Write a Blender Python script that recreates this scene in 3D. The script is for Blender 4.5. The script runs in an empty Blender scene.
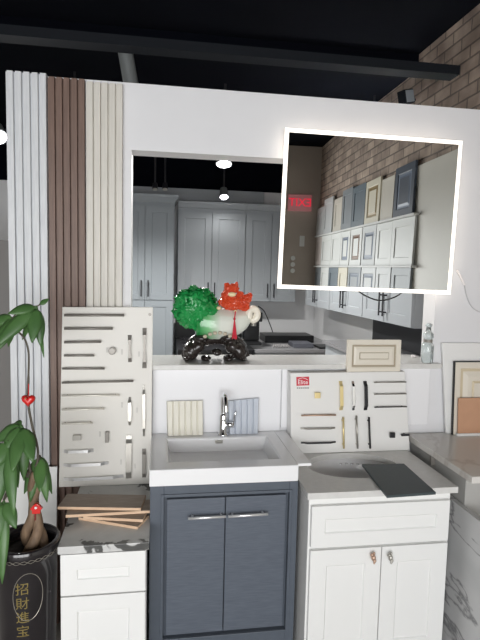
import bpy, bmesh, math, random
import numpy as np
from mathutils import Vector, Matrix, noise
random.seed(7)
scene = bpy.context.scene
COL = scene.collection
PI = math.pi
EYE = 1.70                                     # eye height above the floor; front partition stands at y = 2.5

# ------------------------------------------------------------------ camera
yaw, pitch, roll, FPX = math.radians(8.845), math.radians(5.084), math.radians(1.302), 520.0
def cam_axes():
    cy, sy, cp, sp = math.cos(yaw), math.sin(yaw), math.cos(pitch), math.sin(pitch)
    f = Vector((sy*cp, cy*cp, -sp)); r = Vector((cy, -sy, 0)); u = r.cross(f)
    c, s = math.cos(roll), math.sin(roll)
    return c*r + s*u, -s*r + c*u, f
CR, CU, CF = cam_axes()
cam = bpy.data.cameras.new('camera'); cam_o = bpy.data.objects.new('camera', cam); COL.objects.link(cam_o)
cam.sensor_fit = 'HORIZONTAL'; cam.sensor_width = 36; cam.lens = 36*FPX/480; cam.clip_start = .05
m = Matrix((CR, CU, -CF)).transposed().to_4x4(); m.translation = (0, 0, EYE)
cam_o.matrix_world = m
scene.camera = cam_o

# ------------------------------------------------------------------ light and exposure
scene.view_settings.view_transform = 'Standard'; scene.view_settings.look = 'None'
scene.view_settings.gamma = 1; scene.view_settings.use_curve_mapping = False
scene.view_settings.exposure = 0.02
world = bpy.data.worlds.new('world'); scene.world = world; world.use_nodes = True
world.node_tree.nodes['Background'].inputs[0].default_value = (.75, .85, 1, 1)
world.node_tree.nodes['Background'].inputs[1].default_value = 1.0
def area(name, loc, rot, sx, sy, power, col):
    l = bpy.data.lights.new(name, 'AREA'); l.shape = 'RECTANGLE'; l.size = sx; l.size_y = sy
    l.energy = power; l.color = col
    o = bpy.data.objects.new(name, l); COL.objects.link(o); o.location = loc; o.rotation_euler = rot
    return o
# daylight through the shop window in the wall behind the camera
area('daylight', (-.75, -2.62, 1.35), (PI/2, 0, 0), 4.0, 2.0, 200, (1, .995, .985))

# ------------------------------------------------------------------ helpers
def ray(px, py): return (CF*FPX + CR*(px-240) - CU*(py-320))
def atY(px, py, Y):
    d = ray(px, py); p = d*(Y/d.y); p.z += EYE; return p
def atZ(px, py, z):
    d = ray(px, py); p = d*((z-EYE)/d.z); p.z += EYE; return p
def atX(px, py, X):
    d = ray(px, py); p = d*(X/d.x); p.z += EYE; return p
def atPlane(px, py, p0, n):
    d = ray(px, py); e = Vector((0, 0, EYE)); return e + d*((p0-e).dot(n)/d.dot(n))
ROOTS = {}
def lin(c):
    c = c/255.0
    return c/12.92 if c <= .04045 else ((c+.055)/1.055)**2.4
def rgb(c): return (lin(c[0]), lin(c[1]), lin(c[2]), 1)
def mat(name, c, rough=.5, metal=0.0, emit=None, es=0, spec=.5, trans=0, coat=0, noise_amt=0, noise_scale=20, bump=0, ior=1.45):
    m = bpy.data.materials.new(name); m.use_nodes = True
    nt = m.node_tree; b = nt.nodes['Principled BSDF']
    b.inputs['Base Color'].default_value = rgb(c); b.inputs['Roughness'].default_value = rough
    b.inputs['Metallic'].default_value = metal; b.inputs['Specular IOR Level'].default_value = spec
    b.inputs['Transmission Weight'].default_value = trans; b.inputs['Coat Weight'].default_value = coat
    b.inputs['IOR'].default_value = ior
    if emit: b.inputs['Emission Color'].default_value = rgb(emit); b.inputs['Emission Strength'].default_value = es
    if noise_amt or bump:
        tc = nt.nodes.new('ShaderNodeTexCoord'); n = nt.nodes.new('ShaderNodeTexNoise')
        n.inputs['Scale'].default_value = noise_scale; n.inputs['Detail'].default_value = 5
        nt.links.new(tc.outputs['Object'], n.inputs['Vector'])
        if noise_amt:
            mx = nt.nodes.new('ShaderNodeMix'); mx.data_type = 'RGBA'
            a = [max(0, v*(1-noise_amt)) for v in c]; z = [min(255, v*(1+noise_amt)) for v in c]
            mx.inputs['A'].default_value = rgb(a); mx.inputs['B'].default_value = rgb(z)
            nt.links.new(n.outputs['Fac'], mx.inputs['Factor']); nt.links.new(mx.outputs['Result'], b.inputs['Base Color'])
        if bump:
            bp = nt.nodes.new('ShaderNodeBump'); bp.inputs['Strength'].default_value = bump; bp.inputs['Distance'].default_value = .01
            nt.links.new(n.outputs['Fac'], bp.inputs['Height']); nt.links.new(bp.outputs['Normal'], b.inputs['Normal'])
    return m
def ramp_mat(name, stops, rough, scale, coords='Object', stretch=(1, 1, 1), distort=0, detail=6, wave=False):
    m = bpy.data.materials.new(name); m.use_nodes = True
    nt = m.node_tree; b = nt.nodes['Principled BSDF']; b.inputs['Roughness'].default_value = rough
    tc = nt.nodes.new('ShaderNodeTexCoord'); mp = nt.nodes.new('ShaderNodeMapping'); mp.inputs['Scale'].default_value = stretch
    n = nt.nodes.new('ShaderNodeTexNoise'); n.inputs['Scale'].default_value = scale
    n.inputs['Detail'].default_value = detail; n.inputs['Distortion'].default_value = distort
    r = nt.nodes.new('ShaderNodeValToRGB'); e = r.color_ramp.elements
    e[0].position, e[0].color = stops[0][0], rgb(stops[0][1]); e[1].position, e[1].color = stops[-1][0], rgb(stops[-1][1])
    for p, c in stops[1:-1]:
        q = e.new(p); q.color = rgb(c)
    nt.links.new(tc.outputs[coords], mp.inputs['Vector']); nt.links.new(mp.outputs['Vector'], n.inputs['Vector'])
    nt.links.new(n.outputs['Fac'], r.inputs['Fac']); nt.links.new(r.outputs['Color'], b.inputs['Base Color'])
    return m
def thing(name, label, cat, loc, group=None):
    o = bpy.data.objects.new(name, None); o.empty_display_size = .05; COL.objects.link(o)
    o.location = loc; ROOTS[o.name] = Vector(loc)
    return tag(o, label, cat, group)
def tag(o, label=None, cat=None, group=None):
    if label: o['label'] = label
    if cat: o['category'] = cat
    if group: o['group'] = group
    return o
def obj(name, bm, mats, parent=None, bevel=0, smooth=False, kind=None, fix=True):
    off = Vector((0, 0, 0))
    if parent is not None: off = ROOTS[parent.name]
    else:
        xs = [v.co for v in bm.verts]
        lo = Vector([min(c[i] for c in xs) for i in range(3)]); hi = Vector([max(c[i] for c in xs) for i in range(3)])
        off = Vector(((lo.x+hi.x)/2, (lo.y+hi.y)/2, lo.z))
    if fix: bmesh.ops.recalc_face_normals(bm, faces=bm.faces)
    for v in bm.verts: v.co -= off
    me = bpy.data.meshes.new(name); bm.to_mesh(me); bm.free()
    if smooth:
        for p in me.polygons: p.use_smooth = True
    if not isinstance(mats, (list, tuple)): mats = [mats]
    for k in mats: me.materials.append(k)
    o = bpy.data.objects.new(name, me); COL.objects.link(o)
    if parent is not None:
        o.parent = parent; ROOTS[o.name] = off
    else:
        o.location = off; ROOTS[o.name] = off
    if bevel:
        b = o.modifiers.new('bevel', 'BEVEL'); b.width = bevel; b.segments = 2; b.limit_method = 'ANGLE'; b.angle_limit = .6
    if kind: o['kind'] = kind
    return o
def struct(name, bm, mats, **k): return obj(name, bm, mats, kind='structure', **k)
def BM(): return bmesh.new()
def box(bm, x0, x1, y0, y1, z0, z1, mi=0, M=None):
    vs = [bm.verts.new((x, y, z)) for x in (x0, x1) for y in (y0, y1) for z in (z0, z1)]
    if M:
        for v in vs: v.co = M @ v.co
    for f in ((0, 1, 3, 2), (4, 6, 7, 5), (0, 4, 5, 1), (2, 3, 7, 6), (0, 2, 6, 4), (1, 5, 7, 3)):
        bm.faces.new([vs[i] for i in f]).material_index = mi
    return bm
def hollow(x0, x1, y0, y1, z0, z1, t=.016):
    def R(d, z): return [Vector((x0+d, y0+d, z)), Vector((x1-d, y0+d, z)), Vector((x1-d, y1-d, z)), Vector((x0+d, y1-d, z))]
    return loft(BM(), [R(0, z0), R(0, z1), R(t, z1), R(t, z0+t)])
def B(*a, **k): return box(BM(), *a, **k)
def loft(bm, loops, cap0=True, cap1=True, closed=True, mis=None):
    rows = [[bm.verts.new(p) for p in L] for L in loops]
    n = len(rows[0])
    for k in range(len(rows)-1):
        for i in range(n if closed else n-1):
            j = (i+1) % n
            f = bm.faces.new((rows[k][i], rows[k][j], rows[k+1][j], rows[k+1][i]))
            if mis: f.material_index = mis[k]
    if cap0: f = bm.faces.new(rows[0][::-1]); f.material_index = mis[0] if mis else 0
    if cap1: f = bm.faces.new(rows[-1]); f.material_index = mis[-1] if mis else 0
    return bm
def slab(bm, quad, th, mi=0):
    """solid board from four front corners; thickness goes away from the viewer side"""
    q = [Vector(p) for p in quad]
    n = (q[1]-q[0]).cross(q[3]-q[0]).normalized()
    if n.y < 0: n = -n
    return loft(bm, [q, [p+n*th for p in q]], mis=[mi, mi])
def tube(bm, pts, r, n=8, mi=0, caps=True):
    pts = [Vector(p) for p in pts]
    if not isinstance(r, (list, tuple)): r = [r]*len(pts)
    loops = []; ref = None
    for i, p in enumerate(pts):
        t = (pts[min(i+1, len(pts)-1)] - pts[max(i-1, 0)]).normalized()
        if ref is None:
            ref = Vector((0, 0, 1)) if abs(t.z) < .9 else Vector((1, 0, 0))
        a = (ref - t*ref.dot(t)).normalized(); b = t.cross(a); ref = a
        loops.append([p + (a*math.cos(2*PI*k/n) + b*math.sin(2*PI*k/n))*r[i] for k in range(n)])
    return loft(bm, loops, caps, caps, mis=[mi]*(len(loops)))
def lathe(bm, prof, c, n=32, mi=0, sy=1):
    c = Vector(c)
    loops = [[c + Vector((r*math.cos(2*PI*k/n), sy*r*math.sin(2*PI*k/n), z)) for k in range(n)] for r, z in prof]
    return loft(bm, loops, mis=[mi]*len(loops))
def ball(bm, c, r, sub=2, mi=0):
    if not isinstance(r, (list, tuple)): r = (r, r, r)
    M = Matrix.Translation(c) @ Matrix.Diagonal((r[0], r[1], r[2], 1))
    g = bmesh.ops.create_icosphere(bm, subdivisions=sub, radius=1, matrix=M)
    for v in g['verts']:
        for f in v.link_faces: f.material_index = mi
    return g['verts']
def smoothpts(pts, k=6):
    pts = [Vector(p) for p in pts]; out = []
    for i in range(len(pts)-1):
        p0, p1, p2, p3 = pts[max(i-1, 0)], pts[i], pts[i+1], pts[min(i+2, len(pts)-1)]
        for j in range(k):
            t = j/k
            out.append(.5*((2*p1)+(-p0+p2)*t+(2*p0-5*p1+4*p2-p3)*t*t+(-p0+3*p1-3*p2+p3)*t**3))
    return out+[pts[-1]]
def panel_face(bm, w, h, th, rings, M, ring_mi=None):
    """cabinet-door slab in local x (width) z (height), front at y=0 facing -y; rings = (inset, depth)"""
    def L(a, d): return [M @ Vector(p) for p in ((a, d, a), (w-a, d, a), (w-a, d, h-a), (a, d, h-a))]
    loops = [L(0, th)] + [L(a, d) for a, d in [(0, 0)]+list(rings)]
    return loft(bm, loops, mis=([0, 0]+list(ring_mi) if ring_mi else None))
SHAKER = [(.055, 0), (.058, .008)]
RAISED = [(.045, 0), (.052, .008), (.062, .008), (.085, .001)]
def door_bm(x0, x1, z0, z1, y, th=.02, rings=SHAKER, ring_mi=None, bm=None):
    w, h = x1-x0, z1-z0
    return panel_face(bm or BM(), w, h, th, rings, Matrix.Translation((x0, y, z0)), ring_mi)
def door_bm_X(y0, y1, z0, z1, X, th=.02, rings=SHAKER, ring_mi=None, bm=None, lean=0):
    """front faces -x; local x runs towards -y"""
    M = Matrix.Translation((X, y1, z0)) @ Matrix.Rotation(-PI/2, 4, 'Z') @ Matrix.Rotation(lean, 4, 'X')
    return panel_face(bm or BM(), y1-y0, z1-z0, th, rings, M, ring_mi)
def bar_handle(bm, a, b, n, so=.02, r=.004, inset=.12, mi=0, post=None):
    """a bar from a to b standing off a face along n, on two posts"""
    a, b, n = Vector(a), Vector(b), Vector(n).normalized()
    tube(bm, [a+n*so, b+n*so], r, 8, mi)
    for t in (inset, 1-inset):
        p = a.lerp(b, t); tube(bm, [p-n*.001, p+n*so], post or r*.8, 8, mi)
    return bm
def flat_handle(bm, a, b, n, so, half, th, mi=0, wfun=None):
    """a flat strap handle with varying half-width"""
    a, b, n = Vector(a), Vector(b), Vector(n).normalized(); t = (b-a).normalized(); s = t.cross(n)
    N = 12; loops = []
    for i in range(N+1):
        u = i/N; w = half*(wfun(u) if wfun else 1); c = a.lerp(b, u); rise = so*min(1, 6*min(u, 1-u))
        o = c+n*max(rise, th)
        loops.append([o-s*w, o+s*w, o+s*w-n*th, o-s*w-n*th])
    return loft(bm, loops, mis=[mi]*(N+1))
def text_bm(body, size, depth, M, spacing=1):
    cu = bpy.data.curves.new('lettering', 'FONT'); cu.body = body; cu.size = size; cu.extrude = depth/2
    cu.align_x = 'CENTER'; cu.align_y = 'CENTER'; cu.resolution_u = 3
    o = bpy.data.objects.new('lettering', cu); COL.objects.link(o)
    dg = bpy.context.evaluated_depsgraph_get(); dg.update()
    me = bpy.data.meshes.new_from_object(o.evaluated_get(dg))
    bpy.data.objects.remove(o); bpy.data.curves.remove(cu)
    bm = BM(); bm.from_mesh(me); bpy.data.meshes.remove(me)
    for v in bm.verts: v.co = M @ v.co
    return bm
def remesh_bm(bm, voxel):
    me = bpy.data.meshes.new('tmp'); bm.to_mesh(me); bm.free()
    o = bpy.data.objects.new('tmp', me); COL.objects.link(o)
    md = o.modifiers.new('r', 'REMESH'); md.mode = 'VOXEL'; md.voxel_size = voxel
    dg = bpy.context.evaluated_depsgraph_get(); dg.update()
    m2 = bpy.data.meshes.new_from_object(o.evaluated_get(dg))
    bpy.data.objects.remove(o); bpy.data.meshes.remove(me)
    out = BM(); out.from_mesh(m2); bpy.data.meshes.remove(m2); return out

# ------------------------------------------------------------------ materials
wall_white = mat('wall_white', (226, 226, 228), .6, noise_amt=.015, noise_scale=6)
gloss_white = mat('gloss_white', (238, 238, 240), .25)
cab_white = mat('cabinet_white', (236, 236, 234), .35)
sink_white = mat('sink_ceramic', (240, 240, 241), .15, coat=.3)
sample_white = mat('sample_board_white', (224, 221, 214), .4)
board_white = mat('display_white', (232, 231, 228), .35)
black_ceiling = mat('ceiling_black', (5, 7, 14), .95, spec=.1, noise_amt=.3, noise_scale=2)
beam_dark = mat('beam_dark', (26, 29, 34), .8, spec=.2)
duct_grey = mat('duct_grey', (120, 124, 124), .5, .3)
blue_paint = ramp_mat('blue_grey_veneer', [(.3, (82, 89, 100)), (.7, (95, 102, 113))], .45, 18, stretch=(1, 1, 16))
blue_frame = mat('blue_grey_frame', (85, 92, 102), .45, noise_amt=.05, noise_scale=30)
kitchen_grey = mat('kitchen_grey', (160, 165, 169), .45)
kitchen_dark = mat('kitchen_grey_tall', (138, 145, 150), .45)
chrome = mat('chrome', (232, 233, 235), .1, 1)
satin = mat('satin_chrome', (240, 240, 240), .3, .7)
cream_metal = mat('cream_satin_metal', (244, 240, 230), .25, .35)
nickel = mat('brushed_nickel', (188, 185, 178), .32, .75)
pewter = mat('dark_pewter', (142, 138, 132), .4, .35)
brass = mat('brass', (232, 212, 156), .3, .5)
champagne = mat('champagne', (222, 205, 160), .28, 1)
rose = mat('rose_gold', (200, 168, 148), .35, .6)
black_metal = mat('black_metal', (46, 46, 49), .4, .3)
black_plastic = mat('black_plastic', (22, 23, 25), .35)
led = mat('led_diffuser', (255, 250, 242), .5, emit=(255, 247, 236), es=1.05)
led_back = mat('led_back_glow', (255, 250, 242), .5, emit=(255, 236, 214), es=1.1)
lamp_on = mat('lamp_lens', (255, 255, 255), .5, emit=(250, 252, 255), es=14)
mirror_m = mat('mirror_silver', (228, 230, 228), .0, 1)
quartz = mat('quartz_grey', (214, 213, 210), .2, noise_amt=.04, noise_scale=40)
quartz_right = ramp_mat('quartz_veined', [(.40, (212, 209, 204)), (.49, (212, 208, 203)), (.51, (196, 190, 184)), (.53, (212, 209, 204))], .22, 1.3, distort=1.2, stretch=(1, .6, 1))
marble = ramp_mat('marble_grey_vein', [(.35, (192, 193, 193)), (.491, (202, 202, 202)), (.5, (128, 128, 130)), (.508, (200, 200, 200)), (.7, (194, 195, 196))], .3, 1.5, distort=.25, stretch=(.5, .6, 1.9), detail=7)
marble_black = ramp_mat('marble_black_vein', [(.30, (70, 70, 70)), (.405, (88, 88, 86)), (.425, (200, 200, 198)), (.6, (212, 212, 210)), (.75, (196, 196, 194))], .2, 5.5, distort=.7, detail=5)
wood_face = ramp_mat('vinyl_wood_face', [(.3, (134, 117, 103)), (.7, (158, 141, 126))], .5, 9, stretch=(2, 16, 2))
wood_edge = ramp_mat('plywood_edge', [(.3, (214, 178, 146)), (.7, (232, 202, 172))], .6, 14, stretch=(1, 1, 14))
brown_flute = ramp_mat('walnut_flute', [(.3, (106, 84, 74)), (.7, (124, 100, 88))], .5, 14, stretch=(8, 8, .5))
blue_flute = ramp_mat('pale_blue_flute', [(.3, (203, 205, 208)), (.7, (217, 219, 221))], .45, 16, stretch=(8, 8, .7))
cream_flute = ramp_mat('cream_flute', [(.3, (206, 202, 193)), (.7, (218, 214, 206))], .5, 14, stretch=(8, 8, .5))
cream_tile = ramp_mat('cream_tile', [(.3, (214, 210, 196)), (.7, (226, 222, 208))], .4, 14, stretch=(20, 8, .5))
grey_tile = ramp_mat('grey_blue_tile', [(.3, (176, 183, 194)), (.7, (196, 202, 212))], .4, 14, stretch=(20, 8, .5))
dark_tile = mat('slate_sample', (66, 76, 78), .5, noise_amt=.05, noise_scale=60)
cream_paint = mat('cream_paint', (224, 217, 203), .4)
cream_glaze = mat('cream_glaze', (166, 154, 134), .5)
tan = mat('tan_sample', (196, 152, 122), .55, noise_amt=.03)
red = mat('red_plastic', (205, 30, 26), .3, coat=.3)
logo_red = mat('logo_red', (205, 48, 66), .4)
text_grey = mat('text_grey', (150, 148, 148), .5)
white_ink = mat('white_ink', (245, 240, 240), .5)
gold_ink = mat('gold_ink', (136, 120, 70), .4, .3)
silver_ink = mat('silver_ink', (165, 160, 148), .35, .5)
pot_black = mat('glazed_black', (34, 31, 33), .16, coat=.4, noise_amt=.3, noise_scale=12)
soil_m = mat('soil', (38, 32, 28), .9, noise_amt=.5, noise_scale=60, bump=.6)
bark = ramp_mat('bark', [(.3, (104, 84, 66)), (.7, (142, 118, 94))], .7, 14, stretch=(4, 4, 1))
stem_m = mat('thin_stem', (84, 78, 68), .7)
def leaf_material(name, dark, light):
    m = mat(name, dark, .38, noise_amt=0)
    nt = m.node_tree; b = nt.nodes['Principled BSDF']
    tc = nt.nodes.new('ShaderNodeTexCoord'); n = nt.nodes.new('ShaderNodeTexNoise'); n.inputs['Scale'].default_value = 9
    mx = nt.nodes.new('ShaderNodeMix'); mx.data_type = 'RGBA'; mx.inputs['A'].default_value = rgb(dark); mx.inputs['B'].default_value = rgb(light)
    nt.links.new(tc.outputs['Object'], n.inputs['Vector']); nt.links.new(n.outputs['Fac'], mx.inputs['Factor']); nt.links.new(mx.outputs['Result'], b.inputs['Base Color'])
    return m
leaf_m = leaf_material('leaf_green', (40, 74, 36), (96, 134, 76))
floor_m = ramp_mat('floor_tile', [(.3, (150, 146, 140)), (.7, (168, 164, 158))], .5, 3)
back_wall_m = mat('taupe_wall', (172, 160, 150), .7, noise_amt=.05, noise_scale=4)
side_grey = mat('grey_panel', (128, 126, 124), .6)
panel_m = mat('beige_panel', (206, 202, 192), .45, noise_amt=.02, noise_scale=3)
shelf_m = mat('ledge_white', (216, 216, 214), .5)
exit_plate = mat('exit_plate', (214, 150, 152), .5, emit=(214, 120, 130), es=.12)
exit_red = mat('exit_red', (225, 40, 60), .5, emit=(235, 40, 70), es=.9)
glass_m = mat('clear_glass', (214, 222, 222), .08, trans=.75, ior=1.45)
backsplash_m = mat('backsplash_grey', (224, 225, 226), .4)
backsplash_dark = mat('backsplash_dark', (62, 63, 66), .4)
counter_grey = mat('counter_grey', (136, 136, 138), .3)

def brick_material():
    m = bpy.data.materials.new('brick'); m.use_nodes = True; nt = m.node_tree; b = nt.nodes['Principled BSDF']
    b.inputs['Roughness'].default_value = .85
    tc = nt.nodes.new('ShaderNodeTexCoord'); sp = nt.nodes.new('ShaderNodeSeparateXYZ'); cb = nt.nodes.new('ShaderNodeCombineXYZ')
    nt.links.new(tc.outputs['Object'], sp.inputs[0]); nt.links.new(sp.outputs['Y'], cb.inputs['X']); nt.links.new(sp.outputs['Z'], cb.inputs['Y'])
    br = nt.nodes.new('ShaderNodeTexBrick')
    for k, v in (('Scale', 1), ('Mortar Size', .007), ('Mortar Smooth', .3), ('Bias', -.1), ('Brick Width', .215), ('Row Height', .085)): br.inputs[k].default_value = v
    br.inputs['Color1'].default_value = rgb((158, 142, 130)); br.inputs['Color2'].default_value = rgb((192, 174, 158)); br.inputs['Mortar'].default_value = rgb((122, 112, 104))
    nt.links.new(cb.outputs[0], br.inputs['Vector'])
    n = nt.nodes.new('ShaderNodeTexNoise'); n.inputs['Scale'].default_value = 5; n.inputs['Detail'].default_value = 8
    nt.links.new(cb.outputs[0], n.inputs['Vector'])
    r = nt.nodes.new('ShaderNodeValToRGB'); r.color_ramp.elements[0].color = (.55, .52, .52, 1); r.color_ramp.elements[1].color = (1.2, 1.18, 1.15, 1)
    r.color_ramp.elements[0].position = .3; r.color_ramp.elements[1].position = .7
    mx = nt.nodes.new('ShaderNodeMix'); mx.data_type = 'RGBA'; mx.blend_type = 'MULTIPLY'; mx.inputs['Factor'].default_value = 1
    nt.links.new(n.outputs['Fac'], r.inputs['Fac']); nt.links.new(br.outputs['Color'], mx.inputs['A']); nt.links.new(r.outputs['Color'], mx.inputs['B'])
    nt.links.new(mx.outputs['Result'], b.inputs['Base Color'])
    bp = nt.nodes.new('ShaderNodeBump'); bp.inputs['Distance'].default_value = .01; bp.inputs['Strength'].default_value = .8; bp.invert = True
    nt.links.new(br.outputs['Fac'], bp.inputs['Height']); nt.links.new(bp.outputs['Normal'], b.inputs['Normal'])
    return m
brick = brick_material()

# ------------------------------------------------------------------ room shell
XR, XL, YB, YK, ZC = 2.0, -3.0, -2.5, 6.5, 3.45
struct('floor', B(XL-.1, XR+.1, YB-.1, YK+.1, -.1, 0), floor_m)
struct('ceiling', B(XL-.1, XR+.1, YB-.1, YK+.1, ZC, ZC+.1), black_ceiling)
struct('wall_right', B(XR, XR+.1, YB-.1, YK+.1, 0, ZC), brick)
struct('wall_left', B(XL-.1, XL, YB-.1, YK+.1, 0, ZC), side_grey)
bm = BM(); box(bm, XL, XR, YK, YK+.1, 0, 2.72); box(bm, XL, XR, YK, YK+.1, 2.72, ZC, 1)
struct('wall_kitchen', bm, [backsplash_m, black_ceiling])
# wall behind the camera with the shop window
WX0, WX1, WZ0, WZ1 = -2.7, 1.25, .3, 2.4
bm = BM(); box(bm, XL, WX0, YB-.1, YB, 0, ZC); box(bm, WX1, XR, YB-.1, YB, 0, ZC)
box(bm, WX0, WX1, YB-.1, YB, 0, WZ0); box(bm, WX0, WX1, YB-.1, YB, WZ1, ZC)
struct('wall_back', bm, back_wall_m)
bm = BM()
for x in (WX0, WX0+1.3, WX0+2.6, WX1-.05): box(bm, x, x+.05, YB-.08, YB-.02, WZ0, WZ1)
for z in (WZ0, WZ1-.05): box(bm, WX0+.05, WX1-.05, YB-.078, YB-.022, z, z+.05)
struct('window_1', bm, beam_dark)
# the front partition with its pass-through opening
OX0, OX1, OZ0, OZ1 = -.133, 1.408, 1.235, 2.256
bm = BM()
PT = 2.553
box(bm, -.58, OX0, 2.5, 2.62, 0, PT); box(bm, OX1, XR, 2.5, 2.62, 0, PT)
box(bm, OX0, OX1, 2.5, 2.62, 0, OZ0); box(bm, OX0, OX1, 2.5, 2.62, OZ1, PT)
struct('wall_front', bm, wall_white)
# beige sheet fixed to the lower part of the brick wall, carries the door samples
struct('trim_1', B(1.98, XR, YB, 1.62, 0, 2.585), panel_m)
# ceiling beams and dropped bulkhead
struct('trim_2', B(XL, XR, 3.4, 3.52, 3.08, 3.14), beam_dark)
struct('trim_3', B(XL, XR, 4.0, YK, 3.33, ZC), black_ceiling)
struct('trim_4', B(-.75, 1.25, 6.36, YK, 2.56, 2.70), kitchen_grey)
a, b = atY(124, 44, 3.57), atY(131, 84, 3.57)
o = obj('ceiling_pipe', tube(BM(), [a+(a-b)*.12, a, b, b+(b-a)*1.2], .048, 16), duct_grey, smooth=True)
tag(o, 'grey slanting pipe hanging under the dark ceiling above the partition', 'pipe')

# ------------------------------------------------------------------ pass-through ledge and splash panels
o = obj('ledge_counter', B(-.14, 1.44, 2.455, 2.76, 1.237, 1.262), quartz, bevel=.003)
tag(o, 'long grey quartz ledge along the bottom of the wall opening', 'counter')
o = obj('backsplash_panel', B(-.03, .60, 2.487, 2.4995, .92, 1.234), gloss_white, bevel=.002)
tag(o, 'glossy white splash panel on the wall behind the faucet', 'panel')
o = obj('backsplash_panel', B(.606, 1.395, 2.487, 2.4995, .935, 1.234), gloss_white, bevel=.002)
tag(o, 'glossy white splash panel mostly hidden behind the small handle display', 'panel')

# ------------------------------------------------------------------ fluted wall panels
def fluted(x0, x1, z1, n, m, label, bluecap=False):
    bm = BM(); w = (x1-x0)/n; yb, yf = 2.497, 2.468
    prof = []
    for k in range(n):
        a = x0+k*w
        prof += [(a, yf+.016), (a+.18*w, yf+.016), (a+.24*w, yf), (a+.94*w, yf), (a+w-1e-4, yf+.010)]
    prof += [(x1, yb), (x0, yb)]
    loft(bm, [[Vector((x, y, 0)) for x, y in prof], [Vector((x, y, z1)) for x, y in prof]])
    return tag(obj('fluted_panel', bm, m), label, 'wall panel', 'fluted wall panels')
fluted(-.672, -.500, 2.555, 5, blue_flute, 'pale bluish white fluted wall panel, leftmost of the three tall strips')
fluted(-.497, -.337, 2.543, 5, brown_flute, 'brown walnut fluted wall panel between the two pale ones')
fluted(-.333, -.172, 2.535, 5, cream_flute, 'cream fluted wall panel next to the wall opening')
o = obj('leaning_panel', slab(BM(), [Vector((-.66, 2.36, 0)), Vector((-.463, 2.36, 0)), Vector((-.463, 2.44, .79)), Vector((-.66, 2.44, .79))], .012), cab_white)
tag(o, 'plain white board standing on the floor behind the black plant pot', 'panel')

# ------------------------------------------------------------------ backlit mirror
q = [Vector((.573, 2.439, 2.384)), Vector((1.457, 2.416, 2.371)), Vector((1.443, 2.421, 1.620)), Vector((.558, 2.444, 1.634))]   # TL TR BR BL
nrm = (q[1]-q[0]).cross(q[3]-q[0]).normalized()
if nrm.y > 0: nrm = -nrm
cen = sum(q, Vector())/4
bk = -nrm
mt = thing('wall_mirror', 'large rectangular mirror with a glowing light border hung across the opening', 'mirror', (1.006, 2.45, 1.63))
fw = .019
def inset(q, d):
    c = sum(q, Vector())/4; ex = (q[1]-q[0]).normalized(); ez = (q[0]-q[3]).normalized()
    return [q[0]+ex*d-ez*d, q[1]-ex*d-ez*d, q[2]-ex*d+ez*d, q[3]+ex*d+ez*d]
qi = inset(q, fw)
obj('mirror_glass', loft(BM(), [qi, [p+bk*.004 for p in qi]]), mirror_m, mt)
bm = BM()
rows = [q, [p for p in qi], [p+bk*.006 for p in qi], [p+bk*.006 for p in q]]
vr = [[bm.verts.new(p) for p in L] for L in rows]
for k in range(4):
    for i in range(4):
        j = (i+1) % 4; bm.faces.new((vr[k][i], vr[k][j], vr[(k+1) % 4][j], vr[(k+1) % 4][i]))
obj('light_border', bm, led, mt)
qb = inset(q, .03)
obj('back_box', loft(BM(), [[p+bk*.007 for p in qb], [p+bk*.03 for p in qb]]), led_back, mt)
qc = inset(q, .12)
obj('wall_bracket', loft(BM(), [[p+bk*.031 for p in qc], [p+bk*.052 for p in qc]]), black_metal, mt)
pts = [atY(357, 290, 2.475), atY(366, 296, 2.475), atY(380, 300.5, 2.475), atY(395, 297, 2.475), atY(405, 290, 2.475)]
o = obj('power_cord', tube(BM(), smoothpts(pts), .0035), black_plastic, smooth=True)
tag(o, 'thin black power cord sagging under the lower edge of the mirror', 'cord')
c = thing('wall_cable', 'thin white cable stub and grey wire on the white wall right of the mirror', 'cable', (1.6, 2.49, 1.5))
obj('cable_stub', tube(BM(), smoothpts([atY(457, 270, 2.488), atY(460, 275, 2.484), atY(464.5, 285, 2.49)]), .0055), white_ink, c, smooth=True)
obj('wire', tube(BM(), smoothpts([atY(464.5, 285, 2.493), atY(467, 297, 2.494), atY(472, 307, 2.494), atY(480, 312, 2.494), atY(489, 314, 2.494)]), .0025), mat('pale_grey_wire', (200, 200, 202), .5), c, smooth=True)

# ------------------------------------------------------------------ blue vanity
bl = thing('vanity_cabinet', 'dark blue grey two-door vanity cabinet under the rectangular white sink', 'cabinet', (.273, 2.27, 0))
BX0, BX1, BF = -.031, .577, 2.03
dl0, dl1 = atY(167, 500, BF).x, atY(225.7, 497, BF).x
dr1 = atY(286.5, 493, BF).x; dzt, dzb = atY(225, 497.5, BF).z, atY(166, 636, BF).z
bm = BM()
box(bm, BX0, dl0-.012, BF, BF+.02, .0, .848); box(bm, dr1+.012, BX1, BF, BF+.02, 0, .848)
box(bm, dl0-.012, dr1+.012, BF, BF+.02, dzt+.012, .848); box(bm, dl0-.012, dr1+.012, BF, BF+.02, 0.0, dzb-.012)
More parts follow.
